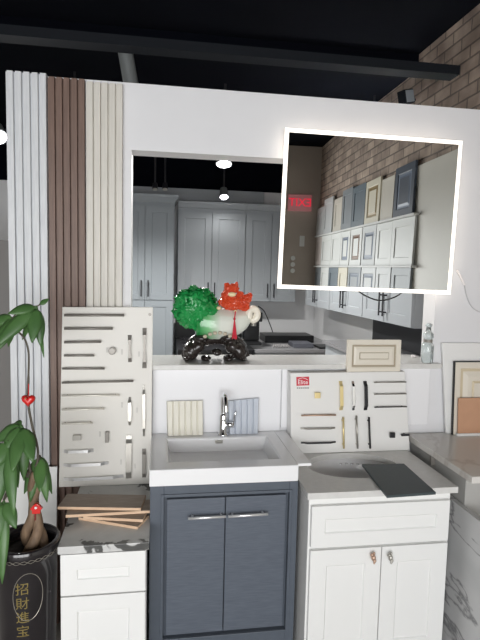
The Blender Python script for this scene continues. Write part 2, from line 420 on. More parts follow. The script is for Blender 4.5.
# inner moulding step
for x0, x1, z0, z1 in ((dl0-.024, dl0-.012, dzb-.024, dzt+.024), (dr1+.012, dr1+.024, dzb-.024, dzt+.024), (dl0-.012, dr1+.012, dzt+.012, dzt+.024), (dl0-.012, dr1+.012, dzb-.024, dzb-.012)):
    box(bm, x0, x1, BF-.006, BF, z0, z1)
obj('face_frame', bm, blue_frame, bl, bevel=.002)
obj('carcass', hollow(BX0+.004, BX1-.004, BF+.021, 2.485, .0, .846), blue_frame, bl)
for x0, x1, h0, h1 in ((dl0, dl1-.002, (188, 518.5), (226, 516.5)), (dl1+.002, dr1, (228, 516.5), (268, 514))):
    d = obj('door', B(x0, x1, BF+.002, BF+.02, dzb, dzt), blue_paint, bl, bevel=.002)
    bm = BM(); bar_handle(bm, atY(h0[0], h0[1], BF-.024), atY(h1[0], h1[1], BF-.024), (0, 1, 0), .0, .006)
    a, b = atY(h0[0], h0[1], BF-.024), atY(h1[0], h1[1], BF-.024)
    for t in (.12, .88):
        p = a.lerp(b, t); tube(bm, [p, (p.x, BF+.003, p.z)], .005)
    obj('handle', bm, satin, d, smooth=True)
st = thing('sink_top', 'white ceramic vanity top with a shallow rectangular sink basin', 'sink', (.273, 2.26, .85))
sx0, sx1, sy0, sy1, sz0, sz1 = -.034, .573, 2.018, 2.4865, .852, .92
def R4(x0, x1, y0, y1, z): return [Vector((x0, y0, z)), Vector((x1, y0, z)), Vector((x1, y1, z)), Vector((x0, y1, z))]
pa, pb, pc, pd = atZ(167.5, 438, sz1), atZ(269, 436, sz1), atZ(279, 458, sz1), atZ(165.5, 463, sz1)
bx0, bx1, by0, by1 = (pa.x+pd.x)/2, (pb.x+pc.x)/2, (pc.y+pd.y)/2, (pa.y+pb.y)/2
obj('basin', loft(BM(), [R4(sx0, sx1, sy0, sy1, sz0), R4(sx0, sx1, sy0, sy1, sz1), R4(bx0, bx1, by0, by1, sz1), R4(bx0+.006, bx1-.006, by0+.006, by1-.006, sz1-.006),
     R4(bx0+.02, bx1-.02, by0+.03, by1-.012, sz1-.065), R4(bx0+.2, bx1-.2, by0+.13, by1-.1, sz1-.072)]), sink_white, st, bevel=.003)
obj('side_flange', B(sx1+.0005, .632, 2.036, 2.485, sz1-.012, sz1), sink_white, st, bevel=.001)
p = atY(219, 442, by1-.016)
bm = B(p.x-.018, p.x+.018, by1-.0165, by1-.004, p.z-.008, p.z+.008); obj('overflow_slot', bm, nickel, st, bevel=.003)
# faucet
fx = atZ(221, 430, .92).x; fy = 2.435
fa = thing('faucet', 'chrome single-lever faucet standing behind the rectangular basin', 'faucet', (fx, fy, .92))
bm = BM(); lathe(bm, [(.026, .92), (.026, .928), (.02, .934), (.0195, 1.0), (.018, 1.02), (.014, 1.03)], (fx, fy, 0), 24); obj('body', bm, chrome, fa, smooth=True)
bm = BM(); tube(bm, smoothpts([(fx, fy, 1.02), (fx-.002, fy-.001, 1.08), (fx-.002, fy-.008, 1.115), (fx-.002, fy-.03, 1.128), (fx, fy-.06, 1.118), (fx+.001, fy-.08, 1.09), (fx+.001, fy-.085, 1.055)], 5), .0115, 14); obj('spout', bm, chrome, fa, smooth=True)
bm = BM(); tube(bm, [(fx+.015, fy-.005, .972), (fx+.05, fy-.012, .976)], [.016, .014], 14); tube(bm, [(fx+.046, fy-.012, .976), (fx+.052, fy-.02, 1.02), (fx+.055, fy-.03, 1.045)], [.006, .005, .004]); obj('lever', bm, chrome, fa, smooth=True)
# two little fluted tile samples leaning behind the basin
def tile_sample(pts, m, n, label):
    a, b, cc, d = pts                         # TL TR BR BL front corners
    bm = BM(); N = 8
    ex = (b-a); ez = (a-d); nn = ex.cross(ez).normalized()
    if nn.y > 0: nn = -nn
    prof = []
    for k in range(n):
        for s, h in ((.04, 0), (.14, .006), (.86, .006), (.96, 0)): prof.append(((k+s)/n, h))
    lo = [d.lerp(cc, u)+nn*h for u, h in prof]; hi = [a.lerp(b, u)+nn*h for u, h in prof]
    lo += [cc-nn*.008, d-nn*.008]; hi += [b-nn*.008, a-nn*.008]
    loft(bm, [lo, hi])
    return tag(obj('tile_sample', bm, m), label, 'tile sample', 'fluted samples behind the sink')
zt = .921
tile_sample([atY(166.5, 402, 2.466), atY(203, 400.5, 2.466), atZ(203.5, 432, zt)*1, atZ(167.5, 433.5, zt)*1] if False else
            [atY(166.5, 401.5, 2.470), atY(203, 400.5, 2.470), Vector((atY(203.5, 431.5, 2.445).x, 2.448, zt)), Vector((atY(167.5, 433, 2.445).x, 2.448, zt))], cream_tile, 6, 'small cream fluted sample standing left of the chrome faucet')
tile_sample([atY(228, 401, 2.470), atY(259, 398, 2.470), Vector((atY(258.5, 428, 2.445).x, 2.450, zt)), Vector((atY(229.5, 430, 2.445).x, 2.450, zt))], grey_tile, 5, 'small pale grey blue fluted sample standing right of the chrome faucet')

# ------------------------------------------------------------------ white vanity
WF = 1.955
wv = thing('vanity_cabinet', 'white vanity cabinet with one drawer and two shaker doors', 'cabinet', (.91, 2.2, 0))
wx0, wx1 = atY(309, 503, WF).x, atY(450, 499, WF).x
obj('carcass', hollow(wx0, wx1, WF+.001, 2.48, 0, .805), cab_white, wv)
zt_, zb_ = atY(380, 501.5, WF).z, atY(380, 541.5, WF).z
dr = obj('drawer', door_bm(wx0+.008, wx1-.01, zb_, zt_, WF-.019, .019, [(.056, 0), (.061, .006)]), cab_white, wv, bevel=.0012)
xm = atY(380, 544, WF).x
zd = atY(380, 544.5, WF).z
for x0, x1, kx, c in ((wx0+.008, xm-.002, 372.5, rose), (xm+.002, wx1-.01, 389.5, nickel)):
    d = obj('door', door_bm(x0, x1, .11, zd, WF-.019, .019, [(.068, 0), (.073, .006)]), cab_white, wv, bevel=.0012)
    p = atY(kx, 556.5, WF-.03); bm = BM()
    tube(bm, [(p.x, WF-.018, p.z), (p.x, WF-.034, p.z)], .006, 10)
    ball(bm, (p.x, WF-.04, p.z), (.010, .010, .013), 2); ball(bm, (p.x-.006, WF-.04, p.z+.012), (.007, .007, .008), 2); ball(bm, (p.x+.006, WF-.04, p.z-.013), (.007, .007, .009), 2)
    ball(bm, (p.x+.002, WF-.04, p.z+.019), (.005, .006, .006), 2); ball(bm, (p.x+.004, WF-.04, p.z-.022), (.004, .005, .006), 2)
    tag(obj('knob', bm, c, d, smooth=True), 'copper toned ornate knob' if c is rose else 'silver toned ornate knob')
obj('plinth', B(wx0+.01, wx1-.01, WF-.004, WF, 0, .1), cab_white, wv)
# counter with oval under-mount sink
WZ = EYE-.868
cx, cy, ea, eb = .885, 2.225, .215, .155
ct = thing('countertop_sink', 'grey white countertop with an oval undermount sink on the white vanity', 'sink', (.91, 2.2, WZ-.026))
bx = (.592, 1.243, 1.94, 2.485); NN = 64
def rect_pt(t):
    dx, dy = math.cos(t), math.sin(t); s = 1e9
    if dx > 1e-9: s = min(s, (bx[1]-cx)/dx)
    if dx < -1e-9: s = min(s, (bx[0]-cx)/dx)
    if dy > 1e-9: s = min(s, (bx[3]-cy)/dy)
    if dy < -1e-9: s = min(s, (bx[2]-cy)/dy)
    return cx+dx*s, cy+dy*s
ts = sorted([2*PI*k/NN for k in range(NN)] + [math.atan2(y-cy, x-cx) % (2*PI) for x in bx[:2] for y in bx[2:]])
def rl(z): return [Vector((*rect_pt(t), z)) for t in ts]
def el(s, z): return [Vector((cx+ea*s*math.cos(t), cy+eb*s*math.sin(t), z)) for t in ts]
bm = BM()
rows = [el(1, WZ-.026), rl(WZ-.026), rl(WZ), el(1, WZ), el(1, WZ-.026)]
loft(bm, rows, False, False); bmesh.ops.remove_doubles(bm, verts=bm.verts, dist=1e-5)
obj('counter_slab', bm, quartz, ct)
bm = BM(); loft(bm, [el(1.04, WZ-.0265), el(.99, WZ-.027), el(.97, WZ-.06), el(.85, WZ-.11), el(.5, WZ-.14), el(.08, WZ-.145)], False, True)
obj('oval_bowl', bm, sink_white, ct, smooth=True)
bm = BM(); lathe(bm, [(.02, WZ-.144), (.02, WZ-.139), (.012, WZ-.138)], (cx, cy, 0), 16); obj('drain', bm, chrome, ct, smooth=True)
for k in range(4):
    a_ = math.radians(66+k*8); rr_ = .955
    bm = BM(); ball(bm, (cx+ea*rr_*math.cos(a_), cy+eb*rr_*math.sin(a_), WZ-.050), (.009, .005, .005), 2)
    obj('overflow_stud', bm, chrome, ct, smooth=True)
zt = WZ+.0008
q4 = [atZ(362, 464, zt+.011), atZ(404, 463.5, zt+.011), atZ(436, 492, zt+.011), atZ(387, 495.5, zt+.011)]
o = obj('tile_sample', loft(BM(), [[Vector((p.x, p.y, zt)) for p in q4], [Vector((p.x, p.y, zt+.011)) for p in q4]]), dark_tile, bevel=.001)
tag(o, 'dark slate green rectangular sample lying across the oval sink', 'tile sample')

# ------------------------------------------------------------------ small handle display box
BYb, BYt = 2.392, 2.418
f4 = [atY(290.5, 373, BYt), atY(405, 371.5, BYt), atY(410, 448, BYb), atY(291, 455, BYb)]
f4[3].z = WZ+.001; f4[2].z = WZ+.001
sd = thing('handle_display', 'white display box of cabinet pulls leaning on the wall with a red logo', 'display', (.93, 2.43, WZ))
obj('board', loft(BM(), [f4, [Vector((p.x, 2.482, p.z)) for p in f4]]), board_white, sd, bevel=.003)
SN = (f4[1]-f4[0]).cross(f4[3]-f4[0]).normalized()
if SN.y > 0: SN = -SN
def onS(px, py): return atPlane(px, py, f4[0], SN)
def S_h(a, b, m, kind='bar', r=.004, lab=None):
    bm = BM()
    if kind == 'bar': bar_handle(bm, onS(*a), onS(*b), SN, .018, r)
    else: flat_handle(bm, onS(*a), onS(*b), SN, .02, r, .006)
    tag(obj('handle', bm, m, sd, smooth=(kind == 'bar')), lab)
S_h((300.4, 414.8), (334.8, 414.3), rose, lab='rose gold horizontal pull'); S_h((300.4, 428.2), (334.8, 427.6), pewter, 'flat', .004, lab='dark pewter horizontal pull'); S_h((300.8, 442.5), (335.4, 441.7), black_metal, 'flat', .004, lab='black horizontal pull under the pewter one')
S_h((340.2, 381), (340.8, 410), brass, 'flat', .008, lab='brass wide vertical pull'); S_h((352.2, 381), (352.8, 410), chrome, 'flat', .006, lab='chrome vertical pull'); S_h((364.6, 381), (365.2, 410), black_metal, 'flat', .008, lab='black wide vertical pull')
S_h((342, 416.5), (342.6, 447.5), brass, r=.005, lab='thin brass vertical bar pull'); S_h((355, 415), (356.3, 447.5), nickel, r=.005, lab='nickel vertical bar pull'); S_h((367.5, 416.5), (368.8, 447.5), black_metal, r=.005, lab='black vertical bar pull')
S_h((372.7, 382), (404.6, 381.5), pewter, r=.003, lab='upper grey thin pull'); S_h((372.7, 393.8), (404.8, 393.2), pewter, r=.003, lab='lower grey thin pull'); S_h((373, 406.6), (405.2, 406), black_metal, r=.003, lab='black thin pull')
def S_k(px, py, hw, m, lab, hh=None):
    c = onS(px, py); ex = (f4[1]-f4[0]).normalized(); ez = ex.cross(SN).normalized(); hh = hh or hw
    bm = BM(); q = [c+ex*sx*hw+ez*sz*hh for sx, sz in ((-1, -1), (1, -1), (1, 1), (-1, 1))]
    tube(bm, [c, c+SN*.016], .006); loft(bm, [[p+SN*.014 for p in q], [p+SN*.024 for p in q]]); tag(obj('knob', bm, m, sd, bevel=.001), lab)
S_k(316.4, 394.7, .014, brass, 'square brass knob'); S_k(390.8, 434.2, .013, black_metal, 'square black knob'); S_k(403.5, 434, .021, black_metal, 'narrow black bar knob', .005)
ex = (f4[1]-f4[0]).normalized(); ez = -ex.cross(SN).normalized()
if ez.z < 0: ez = -ez
q = [onS(*p) for p in ((296.3, 377), (309, 376.6), (309.2, 385.2), (296.5, 385.8))]
lp = obj('logo_plate', loft(BM(), [[p+SN*.0002 for p in q], [p+SN*.0015 for p in q]]), logo_red, sd)
M = Matrix((ex, ez, SN)).transposed().to_4x4(); M.translation = onS(302.8, 382.3)+SN*.0018
obj('logo_lettering', text_bm('Elite', .030, .0008, M), white_ink, lp)
bm = BM(); pts = [onS(297.8, 379.6), onS(300, 378.4), onS(302.6, 377.7), onS(305.5, 378.6), onS(307.8, 379.9)]
tube(bm, [p+SN*.0016 for p in pts], .0012, 6); obj('logo_arc', bm, white_ink, lp)
bm = BM()
for k in range(6):
    a = onS(296.8+k*2.1, 388.0); b = onS(298.2+k*2.1, 388.0); tube(bm, [a+SN*.0005, b+SN*.0005], .003, 4)
obj('small_print', bm, text_grey, sd)
# cream raised-panel sample on top of the display box
zt = f4[0].z+.001
cs = [atY(347, 339.5, 2.447), atY(400, 338.5, 2.447)]
w = cs[1].x-cs[0].x; h = cs[0].z-zt
ang = math.radians(-1.2)
M = Matrix.Translation((cs[0].x, 2.428, zt)) @ Matrix.Rotation(ang, 4, 'X')
bm = panel_face(BM(), w, h, .018, [(.022, 0), (.025, .004), (.034, .004), (.046, .0005), (.060, .0005), (.063, .003), (.066, .0005)], M, [0, 1, 0, 0, 0, 1, 1, 0])
o = obj('door_sample', bm, [cream_paint, cream_glaze]); tag(o, 'small cream raised panel door sample standing on the handle display box', 'door sample')

# ------------------------------------------------------------------ tall handle display board
lb = thing('handle_display', 'tall off-white board of metal drawer pulls standing on the left counter', 'display', (-.235, 2.42, .70))
LZ = .701
L4 = [atY(62.3, 307, 2.44), atY(153, 307.2, 2.44), Vector((atY(151, 483, 2.415).x, 2.415, LZ)), Vector((atY(58.8, 487, 2.415).x, 2.415, LZ))]
LN = (L4[1]-L4[0]).cross(L4[3]-L4[0]).normalized()
if LN.y > 0: LN = -LN
obj('board', slab(BM(), L4, .018), sample_white, lb, bevel=.002)
def onL(px, py): return atPlane(px, py, L4[0], LN)
def L_h(a, b, m, r=.0045, kind='bar', wf=None, so=.02):
    bm = BM()
    if kind == 'bar': bar_handle(bm, onL(*a), onL(*b), LN, so, r, .08)
    else: flat_handle(bm, onL(*a), onL(*b), LN, so, r, .005, 0, wf)
    obj('handle', bm, m, lb, smooth=(kind == 'bar'))
for a, b, m, r in (((65, 315), (124.5, 315), pewter, .0058), ((65, 328.3), (113, 328.2), pewter, .0058), ((65, 341.8), (101.5, 341.3), pewter, .0058), ((65, 355), (94.7, 355), pewter, .005),
                   ((63, 368), (105, 368), pewter, .005), ((62.6, 382), (133.7, 380.3), pewter, .005), ((62.6, 394.8), (120, 394.4), cream_metal, .004), ((62.6, 408.6), (104.6, 408), cream_metal, .0045),
                   ((62.6, 422.6), (93, 422), cream_metal, .0045)): L_h(a, b, m, r)
for a, b, m, r in (((64, 451), (93.5, 450), satin, .007), ((64, 464.8), (108.5, 462.6), satin, .007), ((64, 479), (123.5, 475.6), satin, .007)): L_h(a, b, m, r, 'flat')
bow = lambda u: .45+abs(u-.5)*1.3
arc = lambda u: .55+.45*math.sin(PI*u)
for a, b, m, r, wf in (((129.8, 335), (130, 362), pewter, .008, bow), ((144.6, 328), (144.4, 368), pewter, .009, bow), ((143.8, 385), (144, 436), nickel, .007, arc), ((129.8, 397), (129.8, 425), nickel, .009, arc),
                       ((129, 435), (128.6, 478), nickel, .013, None), ((144, 448.5), (144, 477), pewter, .0085, None)): L_h(a, b, m, r, 'flat', wf)
c = onL(112.4, 350.5); bm = BM(); tube(bm, [c, c+LN*.012, c+LN*.014, c+LN*.024, c+LN*.025], [.008, .008, .017, .017, .012], 20)
obj('knob', bm, pewter, lb)
def L_k(px, py, hw, hh, m):
    c = onL(px, py); bm = BM(); box(bm, c.x-hw, c.x+hw, c.y-.022, c.y-.012, c.z-hh, c.z+hh); tube(bm, [c, c+LN*.014], .006); obj('knob', bm, m, lb, bevel=.001)
L_k(77.5, 436.5, .018, .012, nickel); L_k(107.3, 436, .0085, .025, pewter)
c = onL(149.8, 314.5); bm = BM(); tube(bm, [c, c+LN*.004], .007, 12); obj('screw', bm, pewter, lb)
sticker_m = mat('sticker', (205, 202, 196), .5)
for px, py in ((107, 350), (122, 352), (139, 354), (122, 405), (137, 410), (121, 462), (135, 466), (100, 434)):
    p = onL(px, py); obj('size_sticker', B(p.x-.004, p.x+.004, p.y-.0012, p.y+.001, p.z-.012, p.z+.012), sticker_m, lb)

# ------------------------------------------------------------------ left cabinet, counter, floor samples
LF = 1.90
lc = thing('base_cabinet', 'narrow white base cabinet with a drawer beside the black pot', 'cabinet', (-.19, 2.15, 0))
lx0, lx1 = atY(60.5, 570, LF).x, atY(146.3, 570, LF).x
obj('carcass', B(lx0, lx1, LF+.001, 2.43, .0, .669), cab_white, lc, bevel=.002)
zd1, zd0 = atY(104, 553, LF-.019).z, atY(104, 593.5, LF-.019).z
obj('drawer', door_bm(lx0+.003, lx1-.003, zd0, zd1, LF-.019, .019, [(.058, 0), (.062, .006)]), cab_white, lc, bevel=.0012)
obj('door', door_bm(lx0+.003, lx1-.003, .1, zd0-.006, LF-.019, .019, [(.058, 0), (.062, .006)]), cab_white, lc, bevel=.0012)
o = obj('countertop', B(-.357, -.030, 1.875, 2.435, .671, .70), marble_black, bevel=.002)
tag(o, 'white marble countertop with dark veins on the narrow left cabinet', 'countertop')
def plank(cx_, cy_, z, L, W, rz, label, tilt=0, roll_=0, T=.011):
    bm = BM(); box(bm, -L/2, L/2, -W/2, W/2, 0, T, 1)
    for f in bm.faces:
        if abs(f.normal.z) > .9 or f.calc_center_median().z > T*.99 or f.calc_center_median().z < T*.01: f.material_index = 0
    o = obj('floor_sample', bm, [wood_face, wood_edge]); o.location = (cx_, cy_, z); o.rotation_euler = (roll_, tilt, rz); ROOTS[o.name] = o.location.copy()
    return tag(o, label, 'floor sample', 'plank samples on the left counter')
plank(-.175, 2.075, .7005, .26, .10, math.radians(-24), 'bottom plank sample of the stack, turned furthest and lying on marble')
plank(-.165, 2.085, .7122, .24, .10, math.radians(-12), 'second lowest plank sample in the stack on the left counter')
plank(-.195, 2.112, .7239, .33, .105, math.radians(1), 'second highest plank sample in the stack, longest pale front edge')
plank(-.225, 2.148, .7356, .335, .125, math.radians(-8), 'topmost brown plank sample of the stack on the left counter')

# ------------------------------------------------------------------ right counter, cabinet, marble slab and leaning samples
RZ = EYE-.81
o = obj('base_cabinet', B(1.302, 1.985, 1.98, 2.48, 0, RZ-.031), mat('cabinet_side_grey', (172, 171, 168), .5), bevel=.002)
tag(o, 'plain pale cabinet side carrying the counter at the right edge', 'cabinet')
o = obj('countertop', B(1.277, 1.985, atZ(468, 477, RZ).y, 2.485, RZ-.030, RZ), quartz_right, bevel=.002)
tag(o, 'pale veined quartz countertop jutting out at the right edge', 'countertop')
o = obj('support_bracket', B(1.28, 1.3015, 2.23, 2.242, RZ-.075, RZ-.031), pewter)
tag(o, 'small dark metal bracket under the right quartz countertop', 'bracket')
o = obj('marble_slab', B(1.272, 1.2975, 1.45, 2.42, 0, .735), marble, bevel=.001)
tag(o, 'white marble slab with grey veins standing beside the white vanity', 'slab')
pw_ = atY(442, 343, 2.482); pb_ = atY(446.5, 433, 2.462)
o = obj('leaning_panel', slab(BM(), [Vector((pb_.x, 2.462, RZ+.001)), Vector((1.96, 2.462, RZ+.001)), Vector((1.96, 2.480, pw_.z)), Vector((pw_.x, 2.480, pw_.z))], .015), cab_white, bevel=.002)
tag(o, 'tall white panel leaning on the wall at the right edge, behind the cream door', 'panel')
p1 = atY(453, 362, 2.455)
h = (p1.z-RZ-.001); lean = math.atan2(.018, h)
M = Matrix.Translation((atY(455, 400, 2.44).x, 2.437, RZ+.003)) @ Matrix.Rotation(-lean, 4, 'X')
dt = thing('door_sample', 'cream raised panel door with dark edge leaning at the right on the quartz counter', 'door sample', (1.66, 2.39, RZ))
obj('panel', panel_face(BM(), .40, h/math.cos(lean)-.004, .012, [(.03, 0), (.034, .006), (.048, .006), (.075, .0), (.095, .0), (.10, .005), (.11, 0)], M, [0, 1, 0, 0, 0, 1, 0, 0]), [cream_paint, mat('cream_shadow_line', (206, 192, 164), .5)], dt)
bm = BM(); w_, h_ = .40, h/math.cos(lean)-.004
box(bm, -.006, -.0005, -.001, .012, -.001, h_+.006, M=M); box(bm, -.0005, w_, -.001, .012, h_+.0005, h_+.006, M=M)
tag(obj('edge_band', bm, black_plastic, dt), 'dark edge strip')
ts_ = thing('color_sample', 'tan brown chip in a white base in front of the cream door', 'sample', (1.6, 2.34, RZ))
p0 = atY(459, 398, 2.43)
obj('chip', slab(BM(), [Vector((p0.x, 2.421, RZ+.014)), Vector((1.83, 2.421, RZ+.014)), Vector((1.83, 2.427, p0.z)), Vector((p0.x-.004, 2.427, p0.z))], .006), tan, ts_, bevel=.001)
obj('base', B(p0.x-.006, 1.84, 2.414, 2.434, RZ+.0005, RZ+.0135), cab_white, ts_, bevel=.001)

# ------------------------------------------------------------------ potted plant
pcx, pcy, prz = -.478, 1.935, .715
pl = thing('potted_plant', 'money tree with braided trunk and drooping leaves in a glossy black pot', 'plant', (pcx, pcy, 0))
prof = [(.075, 0), (.088, .01), (.10, .25), (.108, .6), (.1085, prz-.055), (.117, prz-.045), (.119, prz-.005), (.114, prz), (.104, prz-.002), (.1, prz-.03), (.098, prz-.07), (.02, prz-.075)]
obj('pot', lathe(BM(), prof, (pcx, pcy, 0), 48), pot_black, pl, smooth=True)
bm = BM(); lathe(bm, [(.0975, prz-.066), (.095, prz-.05), (.06, prz-.042), (.01, prz-.04)], (pcx, pcy, 0), 32)
for v in bm.verts: v.co.z += .008*noise.noise(v.co*40)
obj('soil', bm, soil_m, pl, smooth=True)
# lettering wrapped on the pot, and the ring drawn around it
def pot_r(z):
    return np.interp(z, [.01, .25, .6, .66], [.088, .10, .108, .1085])
def wrap(bm, off):
    """x = arc length, y = height, z = out of the surface"""
    for v in bm.verts:
        a = v.co.x/.105 + off; r = pot_r(v.co.y) + .0003 + v.co.z
        v.co = Vector((pcx+r*math.sin(a), pcy-r*math.cos(a), v.co.y))
aim = math.atan2(pcx, pcy)           # angle of the side facing the camera
OFF = -math.atan2(-pcx, pcy)*-1
bm = BM()
for ch, py in (('招', 588.5), ('財', 603), ('進', 617), ('宝', 631)):
    t = text_bm(ch, .047, .0006, Matrix.Identity(4))
    zc = atY(20, py, pcy-.095).z
    me = bpy.data.meshes.new('t'); 
    for v in t.verts: v.co.y += zc
    t.to_mesh(me); t.free(); bm.from_mesh(me); bpy.data.meshes.remove(me)
bmesh.ops.subdivide_edges(bm, edges=[e for e in bm.edges if e.calc_length() > .012], cuts=2)
wrap(bm, .09)
obj('lettering', bm, gold_ink, pl, fix=False)
bm = BM(); pts = []
for k in range(41):
    a = 2*PI*k/40; pts.append(Vector((.018+.050*math.cos(a), .545+.088*math.sin(a), 0)))
for a_, b_ in ((0, 40),):
    tube(bm, pts, .0011, 5)
wrap(bm, .10); obj('drawn_ring', bm, silver_ink, pl, fix=False)
bm = BM(); 
for sgn in (1, -1):
    pts = [Vector((-.15+.3*k/30, prz-.036+sgn*.006*math.sin(k*1.3), 0)) for k in range(31)]
    tube(bm, pts, .0009, 5)
for v in bm.verts:
    a = v.co.x/.117+.1; r = .1185+v.co.z; v.co = Vector((pcx+r*math.sin(a), pcy-r*math.cos(a), v.co.y))
obj('rim_pattern', bm, silver_ink, pl, fix=False)
# braided trunk: three strands
tb = atZ(36, 541, prz-.045); tb.y = pcy; tb.x = pcx+.026
for s in range(3):
    pts = []; rr = []
    for k in range(26):
        t = k/25; z = prz-.05+.30*t; sw = .030*(1-.75*min(1, t*1.6)) + .006*math.sin(t*9)
        a = s*2*PI/3 + t*5
        pts.append(Vector((tb.x+.004*t+sw*math.cos(a), pcy+sw*math.sin(a), z))); rr.append(.021-.010*t)
    obj('trunk', tube(BM(), pts, rr, 12), bark, pl, smooth=True)
def leaf(bm, base, tip, width, normal, droop=.15, fold=.25):
    base, tip = Vector(base), Vector(tip); t = tip-base; L = t.length; t.normalize()
    n = Vector(normal); n = (n-t*n.dot(t)).normalized(); s = t.cross(n)
    N = 9; rows = []
    for i in range(N+1):
        u = i/N; w = width*(math.sin(PI*min(1, u**.8*.98+.01))**.8)*(1.05-.25*u)
        c = base+t*L*u - Vector((0, 0, 1))*droop*L*u*u + n*(.05*L*math.sin(PI*u))
        rows.append([c-s*w-n*w*fold, c-s*w*.5-n*w*fold*.4, c, c+s*w*.5-n*w*fold*.4, c+s*w-n*w*fold])
    vs = [[bm.verts.new(p) for p in r] for r in rows]
    for i in range(N):
        for j in range(4): bm.faces.new((vs[i][j], vs[i][j+1], vs[i+1][j+1], vs[i+1][j]))
def cluster(px_hub, py_hub, Y, leaves, name='foliage'):
    hub = atY(px_hub, py_hub, Y); bm = BM()
    for k, (tx, ty, wd, dy) in enumerate(leaves):
        tip = atY(tx, ty, Y+dy)
        mid = hub.lerp(tip, .08)
        leaf(bm, mid, tip, wd, Vector((.25*math.sin(k*2.1), -1, .55)), .06)
        tube(bm, [hub, mid], .0022, 5)
    o = obj(name, bm, leaf_m, pl, smooth=True, fix=False)
    s = o.modifiers.new('thick', 'SOLIDIFY'); s.thickness = .0012
    return hub
Yp = 1.93
# top crown on the tall thin shoot
h1 = cluster(37, 306, Yp, [(8, 312, .022, -.03), (-6, 345, .028, -.06), (22, 338, .020, .03), (32, 341, .027, -.05), (41, 345, .022, -.02), (44, 355, .012, .04)])
cluster(39, 305, Yp, [(49, 298, .011, .01)])
cluster(14, 317, Yp, [(-4, 350, .028, -.05), (3, 338, .024, -.02), (-12, 322, .024, .02), (8, 345, .018, .04), (-14, 342, .028, .05)])
# lower crowns
cluster(22, 425, Yp, [(2, 452, .026, -.05), (33, 460, .030, -.08), (12, 470, .030, -.10), (-6, 440, .028, .02), (24, 478, .026, -.03), (12, 424, .02, .05)])
cluster(8, 440, Yp-.03, [(-10, 470, .034, -.05), (12, 500, .030, -.06), (18, 485, .026, .03), (2, 490, .032, -.03), (-6, 510, .034, -.08), (14, 512, .026, -.10)])
cluster(40, 455, Yp+.02, [(47, 500, .022, -.03), (30, 500, .022, -.04), (49, 478, .018, .04), (24, 492, .022, -.03), (52, 492, .016, .02), (40, 490, .026, -.09)])
cluster(4, 500, Yp-.05, [(16, 527, .026, -.05), (-6, 545, .034, -.06), (2, 580, .026, -.08), (-14, 530, .03, 0)])
for hx, hy, dx in ((22, 425, 0), (8, 440, -.03), (40, 455, .02), (4, 500, -.05)):
    hb = atY(hx, hy, Yp+dx)
    obj('branch', tube(BM(), smoothpts([(tb.x, pcy, prz+.22), ((tb.x*.5+hb.x*.5), pcy-.01, max(prz+.26, hb.z-.12)), hb], 5), [.006]*10+[.003]), stem_m, pl, smooth=True)
obj('thin_shoot', tube(BM(), smoothpts([(tb.x+.006, pcy, prz+.22), atY(38, 452, Yp), atY(32, 425, Yp), atY(28, 401, Yp), atY(28.5, 375, Yp), atY(28.5, 352, Yp), atY(24, 338, Yp), atY(14, 328, Yp)], 5), [.0045]*20+[.0035]*16), stem_m, pl, smooth=True)
obj('thin_shoot', tube(BM(), smoothpts([atY(14, 328, Yp), atY(11, 320, Yp), atY(24, 308, Yp), atY(37, 306, Yp), atY(40, 304, Yp)], 5), .0025), stem_m, pl, smooth=True)
# red charms
def heart(px, py, Y, s, label):
    c = atY(px, py, Y); t = thing('heart_charm', label, 'ornament', c, 'red charms on the plant')
    bm = BM(); N = 28; L = []
    for k in range(N):
        a = 2*PI*k/N; x = 16*math.sin(a)**3; z = 13*math.cos(a)-5*math.cos(2*a)-2*math.cos(3*a)-math.cos(4*a)
        L.append((x/17*s, z/17*s))
    def LL(f, y): return [Vector((c.x+x*f, c.y+y, c.z+z*f)) for x, z in L]
    loft(bm, [LL(.5, -.55*s), LL(.85, -.42*s), LL(1, 0), LL(.85, .3*s), LL(.5, .4*s)]); obj('heart', bm, red, t, smooth=True)
    bm = BM(); ball(bm, (c.x-.25*s, c.y-.56*s, c.z+.35*s), .16*s, 1); obj('glint_bead', bm, champagne, t)
    return t, c
t, c = heart(28.5, 400, Yp-.020, .026, 'red heart charm tied to the thin upper shoot of the plant')
obj('thread', tube(BM(), [c+Vector((0, 0, .012)), atY(28.5, 382, Yp)], .0015), red, t)
c2 = atY(36.5, 509, pcy-.060)
t = thing('lantern_charm', 'red house-shaped charm tied round the braided trunk', 'ornament', c2, 'red charms on the plant')
bm = BM(); s = .019
loft(bm, [[c2+Vector((x*s, d*s*.4, z*s)) for x, z in ((-1.15, .1), (-.75, -.1), (-.75, -.8), (.75, -.8), (.75, -.1), (1.15, .1), (.5, .9), (0, 1.2), (-.5, .9))] for d in (-1, 1)])
obj('body', bm, red, t, bevel=.002)
bm = BM(); ball(bm, c2+Vector((0, -.010, .009)), .005, 2); obj('bead', bm, white_ink, t, smooth=True)
obj('tie', tube(BM(), [c2+Vector((-.004, 0, -.014)), c2+Vector((-.004, -.003, -.04))], .003), mat('red_cloth', (120, 40, 40), .7), t)

